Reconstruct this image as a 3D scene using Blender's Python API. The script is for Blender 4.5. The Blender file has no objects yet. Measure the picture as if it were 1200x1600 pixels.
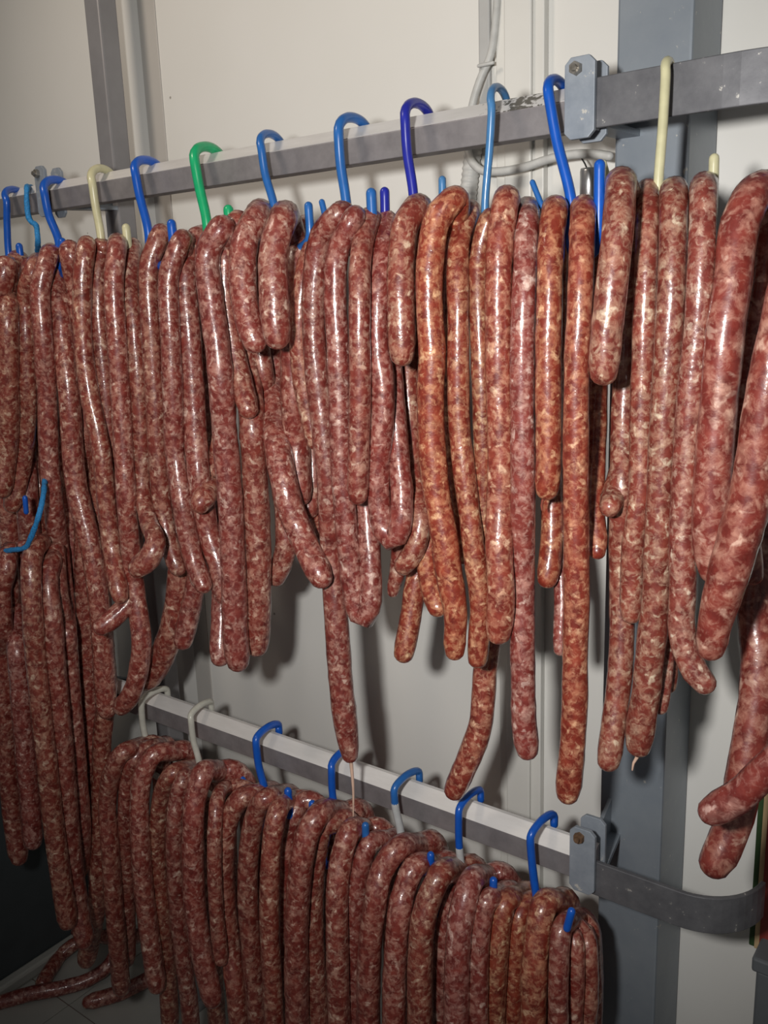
import bpy, bmesh, math, random
import numpy as np
from mathutils import Vector, Matrix, noise, kdtree

sc = bpy.context.scene
COL = sc.collection
rnd = random.Random(7)

# ------------------------------------------------------------------ camera
# world: X along the wall, Y into the wall (rail front face at y = 0), Z up; camera at (0,-CAM_D,0)
F_PX, CAM_D = 1404.335, 1.118949
RM = np.array([[0.8037665, 0.5939456, -0.0344678],
               [0.1075022, -0.2019716, -0.9734735],
               [-0.5851518, 0.7787401, -0.2261885]])
CAM = Vector((0, -CAM_D, 0))
cd = bpy.data.cameras.new('camera')
cam = bpy.data.objects.new('camera', cd); COL.objects.link(cam)
cd.sensor_fit = 'HORIZONTAL'; cd.sensor_width = 36; cd.lens = F_PX / 1200 * 36
cd.clip_start = 0.01
m = Matrix.Identity(4)
for i in range(3):
    m[i][0] = RM[0][i]; m[i][1] = -RM[1][i]; m[i][2] = -RM[2][i]
m.translation = CAM
cam.matrix_world = m
sc.camera = cam

# ------------------------------------------------------------------ light
w = bpy.data.worlds.new('world'); sc.world = w; w.use_nodes = True
bg = w.node_tree.nodes['Background']
bg.inputs[0].default_value = (1.0, 0.97, 0.93, 1); bg.inputs[1].default_value = 0.09

def spot(name, loc, target, power, size, angle, blend, col):
    d = bpy.data.lights.new(name, 'SPOT'); d.energy = power; d.shadow_soft_size = size
    d.spot_size = math.radians(angle); d.spot_blend = blend; d.color = col
    o = bpy.data.objects.new(name, d); COL.objects.link(o); o.location = loc
    o.rotation_euler = (Vector(target) - Vector(loc)).to_track_quat('-Z', 'Y').to_euler()
    return o
spot('flash_light', (-0.20, -1.24, 0.085), (-0.80, 0.1, -0.13), 74, 0.045, 100, 1.0, (1.0, 0.978, 0.945))
spot('ceiling_light', (-1.5, -1.1, 1.2), (-1.45, 0.2, 0.42), 34, 0.16, 84, 1.0, (1.0, 0.86, 0.72))

sc.view_settings.view_transform = 'Standard'; sc.view_settings.look = 'None'
sc.view_settings.gamma = 1; sc.view_settings.use_curve_mapping = False
sc.view_settings.exposure = 0.14

# ------------------------------------------------------------------ helpers
RT = RM.T
def P(px, py, y=0.0):
    """the point at depth y that was measured at pixel (px, py) of the photograph"""
    d = RT @ np.array([(px - 600) / F_PX, (py - 800) / F_PX, 1.0])
    t = (y + CAM_D) / d[1]
    return Vector((d[0] * t, y, d[2] * t))
def depth(p):
    q = p - CAM
    return float(RM[2] @ np.array(q))
def pix(p):
    q = RM @ np.array(p - CAM)
    return (q[0] / q[2] * F_PX + 600, q[1] / q[2] * F_PX + 800)

def tag(o, label=None, cat=None, group=None, kind=None):
    if label: o['label'] = label
    if cat: o['category'] = cat
    if group: o['group'] = group
    if kind: o['kind'] = kind
    return o
def link(name, me, mat=None, parent=None, loc=None, smooth=False):
    o = bpy.data.objects.new(name, me); COL.objects.link(o)
    if mat: me.materials.append(mat)
    if parent: o.parent = parent
    if loc is not None: o.location = loc
    if smooth:
        me.polygons.foreach_set('use_smooth', [True] * len(me.polygons))
    return o
def empty(name, loc=(0, 0, 0)):
    o = bpy.data.objects.new(name, None); COL.objects.link(o); o.location = loc
    o.empty_display_size = 0.05
    return o
def rel(o, parent):   # keep world coords of a mesh built in world space
    o.parent = parent; o.matrix_parent_inverse = Matrix.Translation(-Vector(parent.location))
    return o
def bm_obj(name, bm, mat, parent=None, smooth=False, bevel=0.0):
    me = bpy.data.meshes.new(name); bm.to_mesh(me); bm.free()
    o = link(name, me, mat, None, None, smooth)
    if parent: rel(o, parent)
    if bevel:
        b = o.modifiers.new('bevel', 'BEVEL'); b.width = bevel; b.segments = 2; b.limit_method = 'ANGLE'
    return o
def box(bm, x0, x1, y0, y1, z0, z1):
    vs = [bm.verts.new((x, y, z)) for x in (x0, x1) for y in (y0, y1) for z in (z0, z1)]
    for f in ((0, 1, 3, 2), (4, 6, 7, 5), (0, 4, 5, 1), (2, 3, 7, 6), (0, 2, 6, 4), (1, 5, 7, 3)):
        bm.faces.new([vs[i] for i in f])
    return bm
def box_obj(name, x0, x1, y0, y1, z0, z1, mat, parent=None, bevel=0.0):
    bm = box(bmesh.new(), x0, x1, y0, y1, z0, z1)
    bmesh.ops.recalc_face_normals(bm, faces=bm.faces)
    return bm_obj(name, bm, mat, parent, False, bevel)
def prism(bm, poly, axis, a0, a1):
    """poly in the two other axes, extruded along axis from a0 to a1"""
    def mk(u, v, a):
        return {0: (a, u, v), 1: (u, a, v), 2: (u, v, a)}[axis]
    A = [bm.verts.new(mk(u, v, a0)) for u, v in poly]; B = [bm.verts.new(mk(u, v, a1)) for u, v in poly]
    bm.faces.new(A); bm.faces.new(B[::-1])
    n = len(poly)
    for i in range(n): bm.faces.new((A[i], B[i], B[(i + 1) % n], A[(i + 1) % n]))
    bmesh.ops.recalc_face_normals(bm, faces=bm.faces)
    return bm
def catmull(pts, step):
    """pts: list of numpy rows (x,y,z,...) -> dense rows about `step` apart (first three columns)"""
    pts = [np.array(p, float) for p in pts]
    q = [2 * pts[0] - pts[1]] + pts + [2 * pts[-1] - pts[-2]]
    out = []
    for i in range(1, len(q) - 2):
        p0, p1, p2, p3 = q[i - 1:i + 3]
        L = np.linalg.norm((p2 - p1)[:3]); n = max(1, int(round(L / step)))
        d0, d1, d2 = [max(1e-4, np.linalg.norm((b - a)[:3])) ** 0.5 for a, b in ((p0, p1), (p1, p2), (p2, p3))]
        t0, t1 = 0, d0; t2 = t1 + d1; t3 = t2 + d2
        for k in range(n):
            t = t1 + (t2 - t1) * k / n
            A1 = (t1 - t) / (t1 - t0) * p0 + (t - t0) / (t1 - t0) * p1
            A2 = (t2 - t) / (t2 - t1) * p1 + (t - t1) / (t2 - t1) * p2
            A3 = (t3 - t) / (t3 - t2) * p2 + (t - t2) / (t3 - t2) * p3
            B1 = (t2 - t) / (t2 - t0) * A1 + (t - t0) / (t2 - t0) * A2
            B2 = (t3 - t) / (t3 - t1) * A2 + (t - t1) / (t3 - t1) * A3
            out.append((t2 - t) / (t2 - t1) * B1 + (t - t1) / (t2 - t1) * B2)
    out.append(pts[-1])
    return np.array(out)
def tube_mesh(name, path, radii, sides=10, cap=True, bump=0.0, seed=0, origin=(0, 0, 0), round_k=1.0):
    """swept tube with rounded ends; path rows (x,y,z)"""
    path = np.array(path, float); radii = np.array(radii, float)
    if cap:
        def ends(p, q, r):
            d = (p - q); d /= max(1e-9, np.linalg.norm(d))
            P_, R_ = [], []
            for a in (25, 50, 70, 84):
                P_.append(p + d * r * round_k * math.sin(math.radians(a))); R_.append(r * math.cos(math.radians(a)))
            return P_, R_
        p0, r0 = ends(path[0], path[1], radii[0]); p1, r1 = ends(path[-1], path[-2], radii[-1])
        path = np.vstack([p0[::-1], path, p1]); radii = np.concatenate([r0[::-1], radii, r1])
    n = len(path)
    T = np.gradient(path, axis=0); T /= np.maximum(1e-9, np.linalg.norm(T, axis=1))[:, None]
    ref = np.array([0, -1.0, 0.0])
    if abs(T[0] @ ref) > 0.9: ref = np.array([1.0, 0, 0])
    N = ref - T[0] * (ref @ T[0]); N /= np.linalg.norm(N)
    ang = np.arange(sides) * 2 * math.pi / sides
    V = np.zeros((n, sides, 3))
    for i in range(n):
        N = N - T[i] * (N @ T[i]); N /= np.linalg.norm(N)
        B = np.cross(T[i], N)
        rr = radii[i] * np.ones(sides)
        if bump:
            for k in range(sides):
                c = path[i] + (N * math.cos(ang[k]) + B * math.sin(ang[k])) * radii[i]
                v = Vector(c * 62) + Vector((seed * 3.1, 0, 0))
                rr[k] *= 1 + bump * noise.noise(v) + 0.5 * bump * noise.noise(v * 2.7)
        V[i] = path[i] + (np.outer(np.cos(ang), N) + np.outer(np.sin(ang), B)) * rr[:, None]
    verts = V.reshape(-1, 3) - np.array(origin)
    faces = []
    for i in range(n - 1):
        for k in range(sides):
            a, b = i * sides + k, i * sides + (k + 1) % sides
            faces.append((a, b, b + sides, a + sides))
    faces.append(tuple(range(sides - 1, -1, -1))); faces.append(tuple((n - 1) * sides + k for k in range(sides)))
    me = bpy.data.meshes.new(name); me.from_pydata(verts.tolist(), [], faces); me.update()
    me.polygons.foreach_set('use_smooth', [True] * len(me.polygons))
    return me

# ------------------------------------------------------------------ materials
def nodes(name):
    mt = bpy.data.materials.new(name); mt.use_nodes = True
    nt = mt.node_tree; b = nt.nodes['Principled BSDF']
    return mt, nt, b
def N(nt, typ, **kw):
    n = nt.nodes.new(typ)
    for k, v in kw.items():
        if k in n.inputs: n.inputs[k].default_value = v
        else: setattr(n, k, v)
    return n
def ramp(nt, stops, interp='LINEAR'):
    r = nt.nodes.new('ShaderNodeValToRGB'); r.color_ramp.interpolation = interp
    e = r.color_ramp.elements
    while len(e) < len(stops): e.new(0.5)
    for el, (p, c) in zip(e, stops): el.position = p; el.color = (*c, 1)
    return r
def simple(name, col, rough=0.5, metal=0.0, var=0.12, scale=30, bump=0.05, coat=0.0):
    mt, nt, b = nodes(name)
    tc = N(nt, 'ShaderNodeTexCoord'); nz = N(nt, 'ShaderNodeTexNoise', Scale=scale, Detail=5.0)
    nt.links.new(tc.outputs['Object'], nz.inputs['Vector'])
    r = ramp(nt, [(0.3, [c * (1 - var) for c in col]), (0.7, [min(1, c * (1 + var)) for c in col])])
    nt.links.new(nz.outputs['Fac'], r.inputs['Fac']); nt.links.new(r.outputs['Color'], b.inputs['Base Color'])
    b.inputs['Roughness'].default_value = rough; b.inputs['Metallic'].default_value = metal
    b.inputs['Coat Weight'].default_value = coat
    if bump:
        bp = N(nt, 'ShaderNodeBump', Strength=bump, Distance=0.002)
        nt.links.new(nz.outputs['Fac'], bp.inputs['Height']); nt.links.new(bp.outputs['Normal'], b.inputs['Normal'])
    return mt

def meat_material():
    mt, nt, b = nodes('sausage_meat_in_casing')
    L = nt.links.new
    tc = N(nt, 'ShaderNodeTexCoord'); oi = N(nt, 'ShaderNodeObjectInfo')
    off = N(nt, 'ShaderNodeVectorMath', operation='SCALE'); off.inputs[0].default_value = (7.3, 3.1, 5.7)
    L(oi.outputs['Random'], off.inputs['Scale'])
    add = N(nt, 'ShaderNodeVectorMath', operation='ADD'); L(tc.outputs['Object'], add.inputs[0]); L(off.outputs[0], add.inputs[1])
    scl = N(nt, 'ShaderNodeVectorMath', operation='SCALE'); L(add.outputs[0], scl.inputs[0]); L(oi.outputs['Alpha'], scl.inputs['Scale'])
    # warp
    wn = N(nt, 'ShaderNodeTexNoise', Scale=95.0, Detail=3.0); L(scl.outputs[0], wn.inputs['Vector'])
    wsub = N(nt, 'ShaderNodeVectorMath', operation='SUBTRACT'); L(wn.outputs['Color'], wsub.inputs[0]); wsub.inputs[1].default_value = (.5, .5, .5)
    wsc = N(nt, 'ShaderNodeVectorMath', operation='SCALE'); L(wsub.outputs[0], wsc.inputs[0]); wsc.inputs['Scale'].default_value = 0.020
    wv = N(nt, 'ShaderNodeVectorMath', operation='ADD'); L(scl.outputs[0], wv.inputs[0]); L(wsc.outputs[0], wv.inputs[1])
    # chunks of lean and fat
    v1 = N(nt, 'ShaderNodeTexVoronoi', Scale=100.0); v1.feature = 'SMOOTH_F1'; v1.inputs['Smoothness'].default_value = 0.8
    L(wv.outputs[0], v1.inputs['Vector'])
    sep = N(nt, 'ShaderNodeSeparateColor'); L(v1.outputs['Color'], sep.inputs[0])
    fat = ramp(nt, [(0.60, (0, 0, 0)), (0.95, (1, 1, 1))]); L(sep.outputs[0], fat.inputs['Fac'])
    n2 = N(nt, 'ShaderNodeTexNoise', Scale=100.0, Detail=7.0, Roughness=0.66, Distortion=0.5); L(scl.outputs[0], n2.inputs['Vector'])
    f2 = ramp(nt, [(0.46, (0, 0, 0)), (0.68, (1, 1, 1))]); L(n2.outputs['Fac'], f2.inputs['Fac'])
    mx = N(nt, 'ShaderNodeMath', operation='MULTIPLY_ADD'); L(f2.outputs['Color'], mx.inputs[0]); mx.inputs[1].default_value = 0.72
    fm = N(nt, 'ShaderNodeMath', operation='MULTIPLY'); L(fat.outputs['Color'], fm.inputs[0]); fm.inputs[1].default_value = 0.42
    L(fm.outputs[0], mx.inputs[2]); mx.use_clamp = True
    lean = ramp(nt, [(0.30, (0.105, 0.013, 0.010)), (0.5, (0.178, 0.027, 0.020)), (0.75, (0.270, 0.056, 0.038))])
    n3 = N(nt, 'ShaderNodeTexNoise', Scale=60.0, Detail=4.0, Roughness=0.6); L(scl.outputs[0], n3.inputs['Vector'])
    L(n3.outputs['Fac'], lean.inputs['Fac'])
    tint = N(nt, 'ShaderNodeMix', data_type='RGBA', blend_type='MULTIPLY'); tint.inputs[0].default_value = 1.0
    fatc = ramp(nt, [(0.0, (0.46, 0.205, 0.148)), (1.0, (0.60, 0.37, 0.28))]); L(sep.outputs[2], fatc.inputs['Fac'])
    mix = N(nt, 'ShaderNodeMix', data_type='RGBA'); L(mx.outputs[0], mix.inputs[0])
    n4 = N(nt, 'ShaderNodeTexNoise', Scale=72.0, Detail=3.0, Roughness=0.5, Distortion=0.4)
    v4 = N(nt, 'ShaderNodeVectorMath', operation='ADD'); L(scl.outputs[0], v4.inputs[0]); v4.inputs[1].default_value = (4.1, 9.2, 2.7); L(v4.outputs[0], n4.inputs['Vector'])
    f4 = ramp(nt, [(0.60, (0, 0, 0)), (0.68, (1, 1, 1))]); L(n4.outputs['Fac'], f4.inputs['Fac'])
    fw = N(nt, 'ShaderNodeMix', data_type='RGBA'); L(f4.outputs['Color'], fw.inputs[0]); L(fatc.outputs['Color'], fw.inputs[6]); fw.inputs[7].default_value = (0.68, 0.47, 0.37, 1)
    mxx = N(nt, 'ShaderNodeMath', operation='MULTIPLY_ADD'); L(f4.outputs['Color'], mxx.inputs[0]); mxx.inputs[1].default_value = 0.40; L(mx.outputs[0], mxx.inputs[2]); mxx.use_clamp = True
    nt.links.remove(mix.inputs[0].links[0]); L(mxx.outputs[0], mix.inputs[0])
    L(lean.outputs['Color'], mix.inputs[6]); L(fw.outputs[2], mix.inputs[7])
    L(mix.outputs[2], tint.inputs[6]); L(oi.outputs['Color'], tint.inputs[7])
    L(tint.outputs[2], b.inputs['Base Color'])
    b.inputs['Roughness'].default_value = 0.42; b.inputs['Specular IOR Level'].default_value = 0.4
    b.inputs['Coat Weight'].default_value = 0.7; b.inputs['Coat Roughness'].default_value = 0.11
    b.inputs['Subsurface Weight'].default_value = 0.0
    bn = N(nt, 'ShaderNodeTexNoise', Scale=170.0, Detail=2.0); L(scl.outputs[0], bn.inputs['Vector'])
    bs = N(nt, 'ShaderNodeMath', operation='MULTIPLY_ADD'); L(mx.outputs[0], bs.inputs[0]); bs.inputs[1].default_value = 0.35; L(bn.outputs['Fac'], bs.inputs[2])
    bp = N(nt, 'ShaderNodeBump', Strength=0.25, Distance=0.0016); L(bs.outputs[0], bp.inputs['Height'])
    L(bp.outputs['Normal'], b.inputs['Normal']); L(bp.outputs['Normal'], b.inputs['Coat Normal'])
    return mt

def wall_material():
    mt, nt, b = nodes('white_cold_room_panel')
    L = nt.links.new
    tc = N(nt, 'ShaderNodeTexCoord')
    n1 = N(nt, 'ShaderNodeTexNoise', Scale=2.0, Detail=4.0); L(tc.outputs['Object'], n1.inputs['Vector'])
    r1 = ramp(nt, [(0.3, (0.68, 0.67, 0.63)), (0.7, (0.73, 0.72, 0.69))]); L(n1.outputs['Fac'], r1.inputs['Fac'])
    v = N(nt, 'ShaderNodeTexVoronoi', Scale=9.0); L(tc.outputs['Object'], v.inputs['Vector'])
    r2 = ramp(nt, [(0.018, (0.30, 0.27, 0.24)), (0.032, (1, 1, 1))]); L(v.outputs['Distance'], r2.inputs['Fac'])
    mm = N(nt, 'ShaderNodeMix', data_type='RGBA', blend_type='MULTIPLY'); mm.inputs[0].default_value = 0.8
    L(r1.outputs['Color'], mm.inputs[6]); L(r2.outputs['Color'], mm.inputs[7]); L(mm.outputs[2], b.inputs['Base Color'])
    b.inputs['Roughness'].default_value = 0.42
    bp = N(nt, 'ShaderNodeBump', Strength=0.04, Distance=0.004)
    n3 = N(nt, 'ShaderNodeTexNoise', Scale=14.0, Detail=2.0); L(tc.outputs['Object'], n3.inputs['Vector'])
    L(n3.outputs['Fac'], bp.inputs['Height']); L(bp.outputs['Normal'], b.inputs['Normal'])
    return mt
def steel_material(name, dark, light, rough, metal, chips=0.0, scale=25, stretch=(1, 1, 1)):
    """painted or galvanised steel, mottled, with pale chips of worn paint"""
    mt, nt, b = nodes(name); L = nt.links.new
    tc = N(nt, 'ShaderNodeTexCoord'); mp = N(nt, 'ShaderNodeMapping'); mp.inputs['Scale'].default_value = stretch
    L(tc.outputs['Object'], mp.inputs['Vector'])
    n1 = N(nt, 'ShaderNodeTexNoise', Scale=scale, Detail=6.0, Roughness=0.65); L(mp.outputs[0], n1.inputs['Vector'])
    r1 = ramp(nt, [(0.3, dark), (0.7, light)]); L(n1.outputs['Fac'], r1.inputs['Fac'])
    out = r1.outputs['Color']
    if chips:
        n2 = N(nt, 'ShaderNodeTexNoise', Scale=60.0, Detail=6.0, Roughness=0.7); L(tc.outputs['Object'], n2.inputs['Vector'])
        r2 = ramp(nt, [(0.66 - chips * 0.06, (0, 0, 0)), (0.70 - chips * 0.06, (1, 1, 1))]); L(n2.outputs['Fac'], r2.inputs['Fac'])
        mm = N(nt, 'ShaderNodeMix', data_type='RGBA'); L(r2.outputs['Color'], mm.inputs[0]); L(out, mm.inputs[6])
        mm.inputs[7].default_value = (0.50, 0.48, 0.44, 1); out = mm.outputs[2]
    L(out, b.inputs['Base Color']); b.inputs['Roughness'].default_value = rough; b.inputs['Metallic'].default_value = metal
    bp = N(nt, 'ShaderNodeBump', Strength=0.12, Distance=0.002); L(n1.outputs['Fac'], bp.inputs['Height']); L(bp.outputs['Normal'], b.inputs['Normal'])
    return mt

M_MEAT = meat_material()
M_WALL = wall_material()
M_TRUNK = simple('white_plastic_trunking', (0.66, 0.65, 0.61), 0.45, 0, 0.04, 8, 0.0)
M_POST = steel_material('grey_painted_post', (0.195, 0.225, 0.262), (0.260, 0.288, 0.318), 0.42, 0.25, 0.15, 7)
M_POST2 = steel_material('plain_grey_post', (0.215, 0.208, 0.215), (0.275, 0.268, 0.275), 0.45, 0.2, 0.0, 7)
M_RAIL = steel_material('dull_grey_rail_steel', (0.185, 0.173, 0.180), (0.285, 0.268, 0.274), 0.46, 0.35, 0.0, 22)
M_WORN_LIT = steel_material('worn_lit_rail_steel', (0.62, 0.60, 0.58), (0.76, 0.74, 0.72), 0.40, 0.15, 0.0, 30, (0.2, 1, 1))  # wear plus light from above, put into a paler base colour
def mould():
    nt = M_WORN_LIT.node_tree; L = nt.links.new; b = nt.nodes['Principled BSDF']; src = b.inputs['Base Color'].links[0].from_socket
    tc = N(nt, 'ShaderNodeTexCoord'); sx = N(nt, 'ShaderNodeSeparateXYZ'); L(tc.outputs['Object'], sx.inputs[0])
    d = N(nt, 'ShaderNodeMath', operation='ADD'); L(sx.outputs[0], d.inputs[0]); d.inputs[1].default_value = 0.600
    ab = N(nt, 'ShaderNodeMath', operation='ABSOLUTE'); L(d.outputs[0], ab.inputs[0])
    n1 = N(nt, 'ShaderNodeTexNoise', Scale=130.0, Detail=4.0); L(tc.outputs['Object'], n1.inputs['Vector'])
    ma = N(nt, 'ShaderNodeMath', operation='MULTIPLY_ADD'); L(ab.outputs[0], ma.inputs[0]); ma.inputs[1].default_value = -4.5; L(n1.outputs['Fac'], ma.inputs[2])
    up = N(nt, 'ShaderNodeMath', operation='GREATER_THAN'); L(sx.outputs[2], up.inputs[0]); up.inputs[1].default_value = 0.0
    mu = N(nt, 'ShaderNodeMath', operation='MULTIPLY'); L(ma.outputs[0], mu.inputs[0]); L(up.outputs[0], mu.inputs[1])
    r = ramp(nt, [(0.38, (0, 0, 0)), (0.46, (1, 1, 1))]); L(mu.outputs[0], r.inputs['Fac'])
    mm = N(nt, 'ShaderNodeMix', data_type='RGBA'); L(r.outputs['Color'], mm.inputs[0]); L(src, mm.inputs[6]); mm.inputs[7].default_value = (0.14, 0.13, 0.11, 1)
    L(mm.outputs[2], b.inputs['Base Color'])
mould()
M_FLAT = steel_material('dark_chipped_flat_bar', (0.095, 0.095, 0.105), (0.155, 0.155, 0.165), 0.48, 0.35, 0.45, 30)
M_CLAMP = steel_material('blue_grey_painted_clamp', (0.20, 0.23, 0.27), (0.29, 0.32, 0.36), 0.5, 0.2, 0.2, 30)
M_BOLT = steel_material('zinc_bolt', (0.20, 0.18, 0.15), (0.42, 0.40, 0.37), 0.35, 0.8, 0, 120)
M_RUST = steel_material('rusty_bolt', (0.07, 0.035, 0.02), (0.22, 0.13, 0.07), 0.7, 0.3, 0, 120)
M_CABLE = simple('grey_cable_sheath', (0.50, 0.50, 0.48), 0.5, 0, 0.1, 60, 0.02)
M_PIPE = simple('pale_grey_pipe', (0.43, 0.43, 0.42), 0.5, 0, 0.05, 30, 0.0)
M_SHADOW_STRIP = simple('post_shadow_grey', (0.46, 0.44, 0.41), 0.5, 0, 0.04, 8, 0.0)  # tone of the left post's shadow on the wall
M_SILVER = simple('brushed_aluminium', (0.62, 0.62, 0.62), 0.28, 0.9, 0.08, 50, 0.02)
def plastic(name, c, rough=0.3): return simple(name, c, rough, 0, 0.10, 60, 0.03, 0.15)
HC = {'blue': plastic('blue_hook_plastic', (0.006, 0.085, 0.44)), 'mid': plastic('mid_blue_hook_plastic', (0.020, 0.120, 0.38)),
      'pale': plastic('pale_blue_hook_plastic', (0.060, 0.190, 0.40)), 'navy': plastic('navy_hook_plastic', (0.018, 0.024, 0.30)),
      'green': plastic('green_hook_plastic', (0.010, 0.36, 0.14)), 'ivory': plastic('ivory_hook_plastic', (0.56, 0.53, 0.33)),
      'white': plastic('white_hook_plastic', (0.50, 0.49, 0.43)), 'bare': plastic('bare_grey_hook_core', (0.45, 0.46, 0.46))}
M_TWINE = simple('blue_twine', (0.02, 0.21, 0.50), 0.7, 0, 0.35, 350, 0.5)
M_GUT = simple('dry_gut_casing', (0.62, 0.42, 0.32), 0.4, 0, 0.1, 80, 0.1)
M_RAWGUT = simple('wet_red_casing', (0.22, 0.06, 0.04), 0.3, 0, 0.2, 80, 0.1)
M_FLOOR = simple('pale_grey_floor_tile', (0.42, 0.42, 0.39), 0.4, 0, 0.06, 12, 0.02)
M_GROUT = simple('reddish_tile_joint', (0.16, 0.06, 0.05), 0.8, 0, 0.1, 60, 0.05)
M_DARKWALL = simple('dark_grey_side_panel', (0.05, 0.06, 0.065), 0.6, 0, 0.1, 12, 0.02)
M_RED = simple('red_board_face', (0.22, 0.030, 0.025), 0.5, 0, 0.12, 30, 0.02)
M_TAN = simple('tan_board_border', (0.50, 0.36, 0.20), 0.5, 0, 0.08, 30, 0.02)
M_GREEN = simple('dark_green_board_edge', (0.030, 0.065, 0.022), 0.5, 0, 0.1, 30, 0.02)
M_CRATE = simple('grey_crate_plastic', (0.11, 0.12, 0.13), 0.5, 0, 0.08, 30, 0.02)

# ------------------------------------------------------------------ the setting
Y_WALL, Y_POST, Z_FLOOR = 0.25, 0.13, -1.74
Z_TOP = 1.25
XL = P(22, 1525, -0.10).x            # left side of the floor
wall = empty('wall_back', (0, Y_WALL, 0)); tag(wall, kind='structure')
xj = [-3.2, P(168, 200, Y_WALL).x, P(822, 600, Y_WALL).x, 1.2]
for a, b in zip(xj[:-1], xj[1:]):
    box_obj('panel', a + 0.0015, b - 0.0015, Y_WALL, Y_WALL + 0.06, Z_FLOOR - 0.02, Z_TOP, M_WALL, wall, 0.002)
box_obj('panel_core', -3.2, 1.2, Y_WALL + 0.004, Y_WALL + 0.05, Z_FLOOR - 0.02, Z_TOP, M_GROUT, wall)
floor = empty('floor', (0, 0, Z_FLOOR)); tag(floor, kind='structure')
box_obj('mortar_bed', -3.2, 1.2, -2.6, Y_WALL + 0.06, Z_FLOOR - 0.05, Z_FLOOR - 0.003, M_GROUT, floor)
tile_me = None
tx0 = P(186, 1575, -0.1).x % 0.30
for i in range(-11, 4):
    for j in range(-9, 1):
        x0 = tx0 + i * 0.30; y0 = Y_WALL + j * 0.30 - 0.30
        if tile_me is None:
            bm = box(bmesh.new(), 0.0015, 0.2985, 0.0015, 0.2985, -0.012, 0.0); bmesh.ops.recalc_face_normals(bm, faces=bm.faces)
            tile_me = bpy.data.meshes.new('floor_tile'); bm.to_mesh(tile_me); bm.free(); tile_me.materials.append(M_FLOOR)
        o = bpy.data.objects.new('floor_tile', tile_me); COL.objects.link(o); o.parent = floor; o.location = (x0, y0, rnd.uniform(-0.0006, 0.0004))
wl = box_obj('wall_left', XL - 0.10, XL - 0.035, -0.75, Y_WALL, Z_FLOOR, -0.95, M_DARKWALL); tag(wl, kind='structure')
tr = box_obj('trim_1', XL - 0.034, XL, -1.0, Y_WALL, Z_FLOOR, Z_FLOOR + 0.035, M_FLOOR, None, 0.008); tag(tr, kind='structure')

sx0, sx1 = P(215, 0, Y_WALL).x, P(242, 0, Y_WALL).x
st = box_obj('shadow_strip', sx0, sx1, Y_WALL - 0.003, Y_WALL - 0.0002, Z_FLOOR, Z_TOP, M_SHADOW_STRIP, None, 0.001); tag(st, kind='structure')  # grey strip in place of the left post's cast shadow band
# posts
def post(name, x0, x1, d, label, M_POST=M_POST):
    root = empty(name, ((x0 + x1) / 2, Y_POST, Z_FLOOR)); tag(root, label, 'post')
    box_obj('column', x0, x1, Y_POST, Y_POST + d, Z_FLOOR + 0.008, Z_TOP, M_POST, root, 0.004)
    box_obj('base_plate', x0 - 0.02, x1 + 0.02, Y_POST - 0.02, Y_POST + d, Z_FLOOR, Z_FLOOR + 0.008, M_POST, root)
    return root
RX0, RX1 = P(965, 0, Y_POST).x, P(1085, 0, Y_POST).x
LX0, LX1 = P(130, 0, Y_POST).x, P(153, 0, Y_POST).x
post_r = post('steel_post', RX0, RX1, Y_WALL - Y_POST - 0.001, 'wide blue-grey steel post standing against the wall at right')
post_l = post('steel_post', LX0, LX1, 0.045, 'narrow grey steel post behind the left end of the rails', M_POST2)

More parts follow.
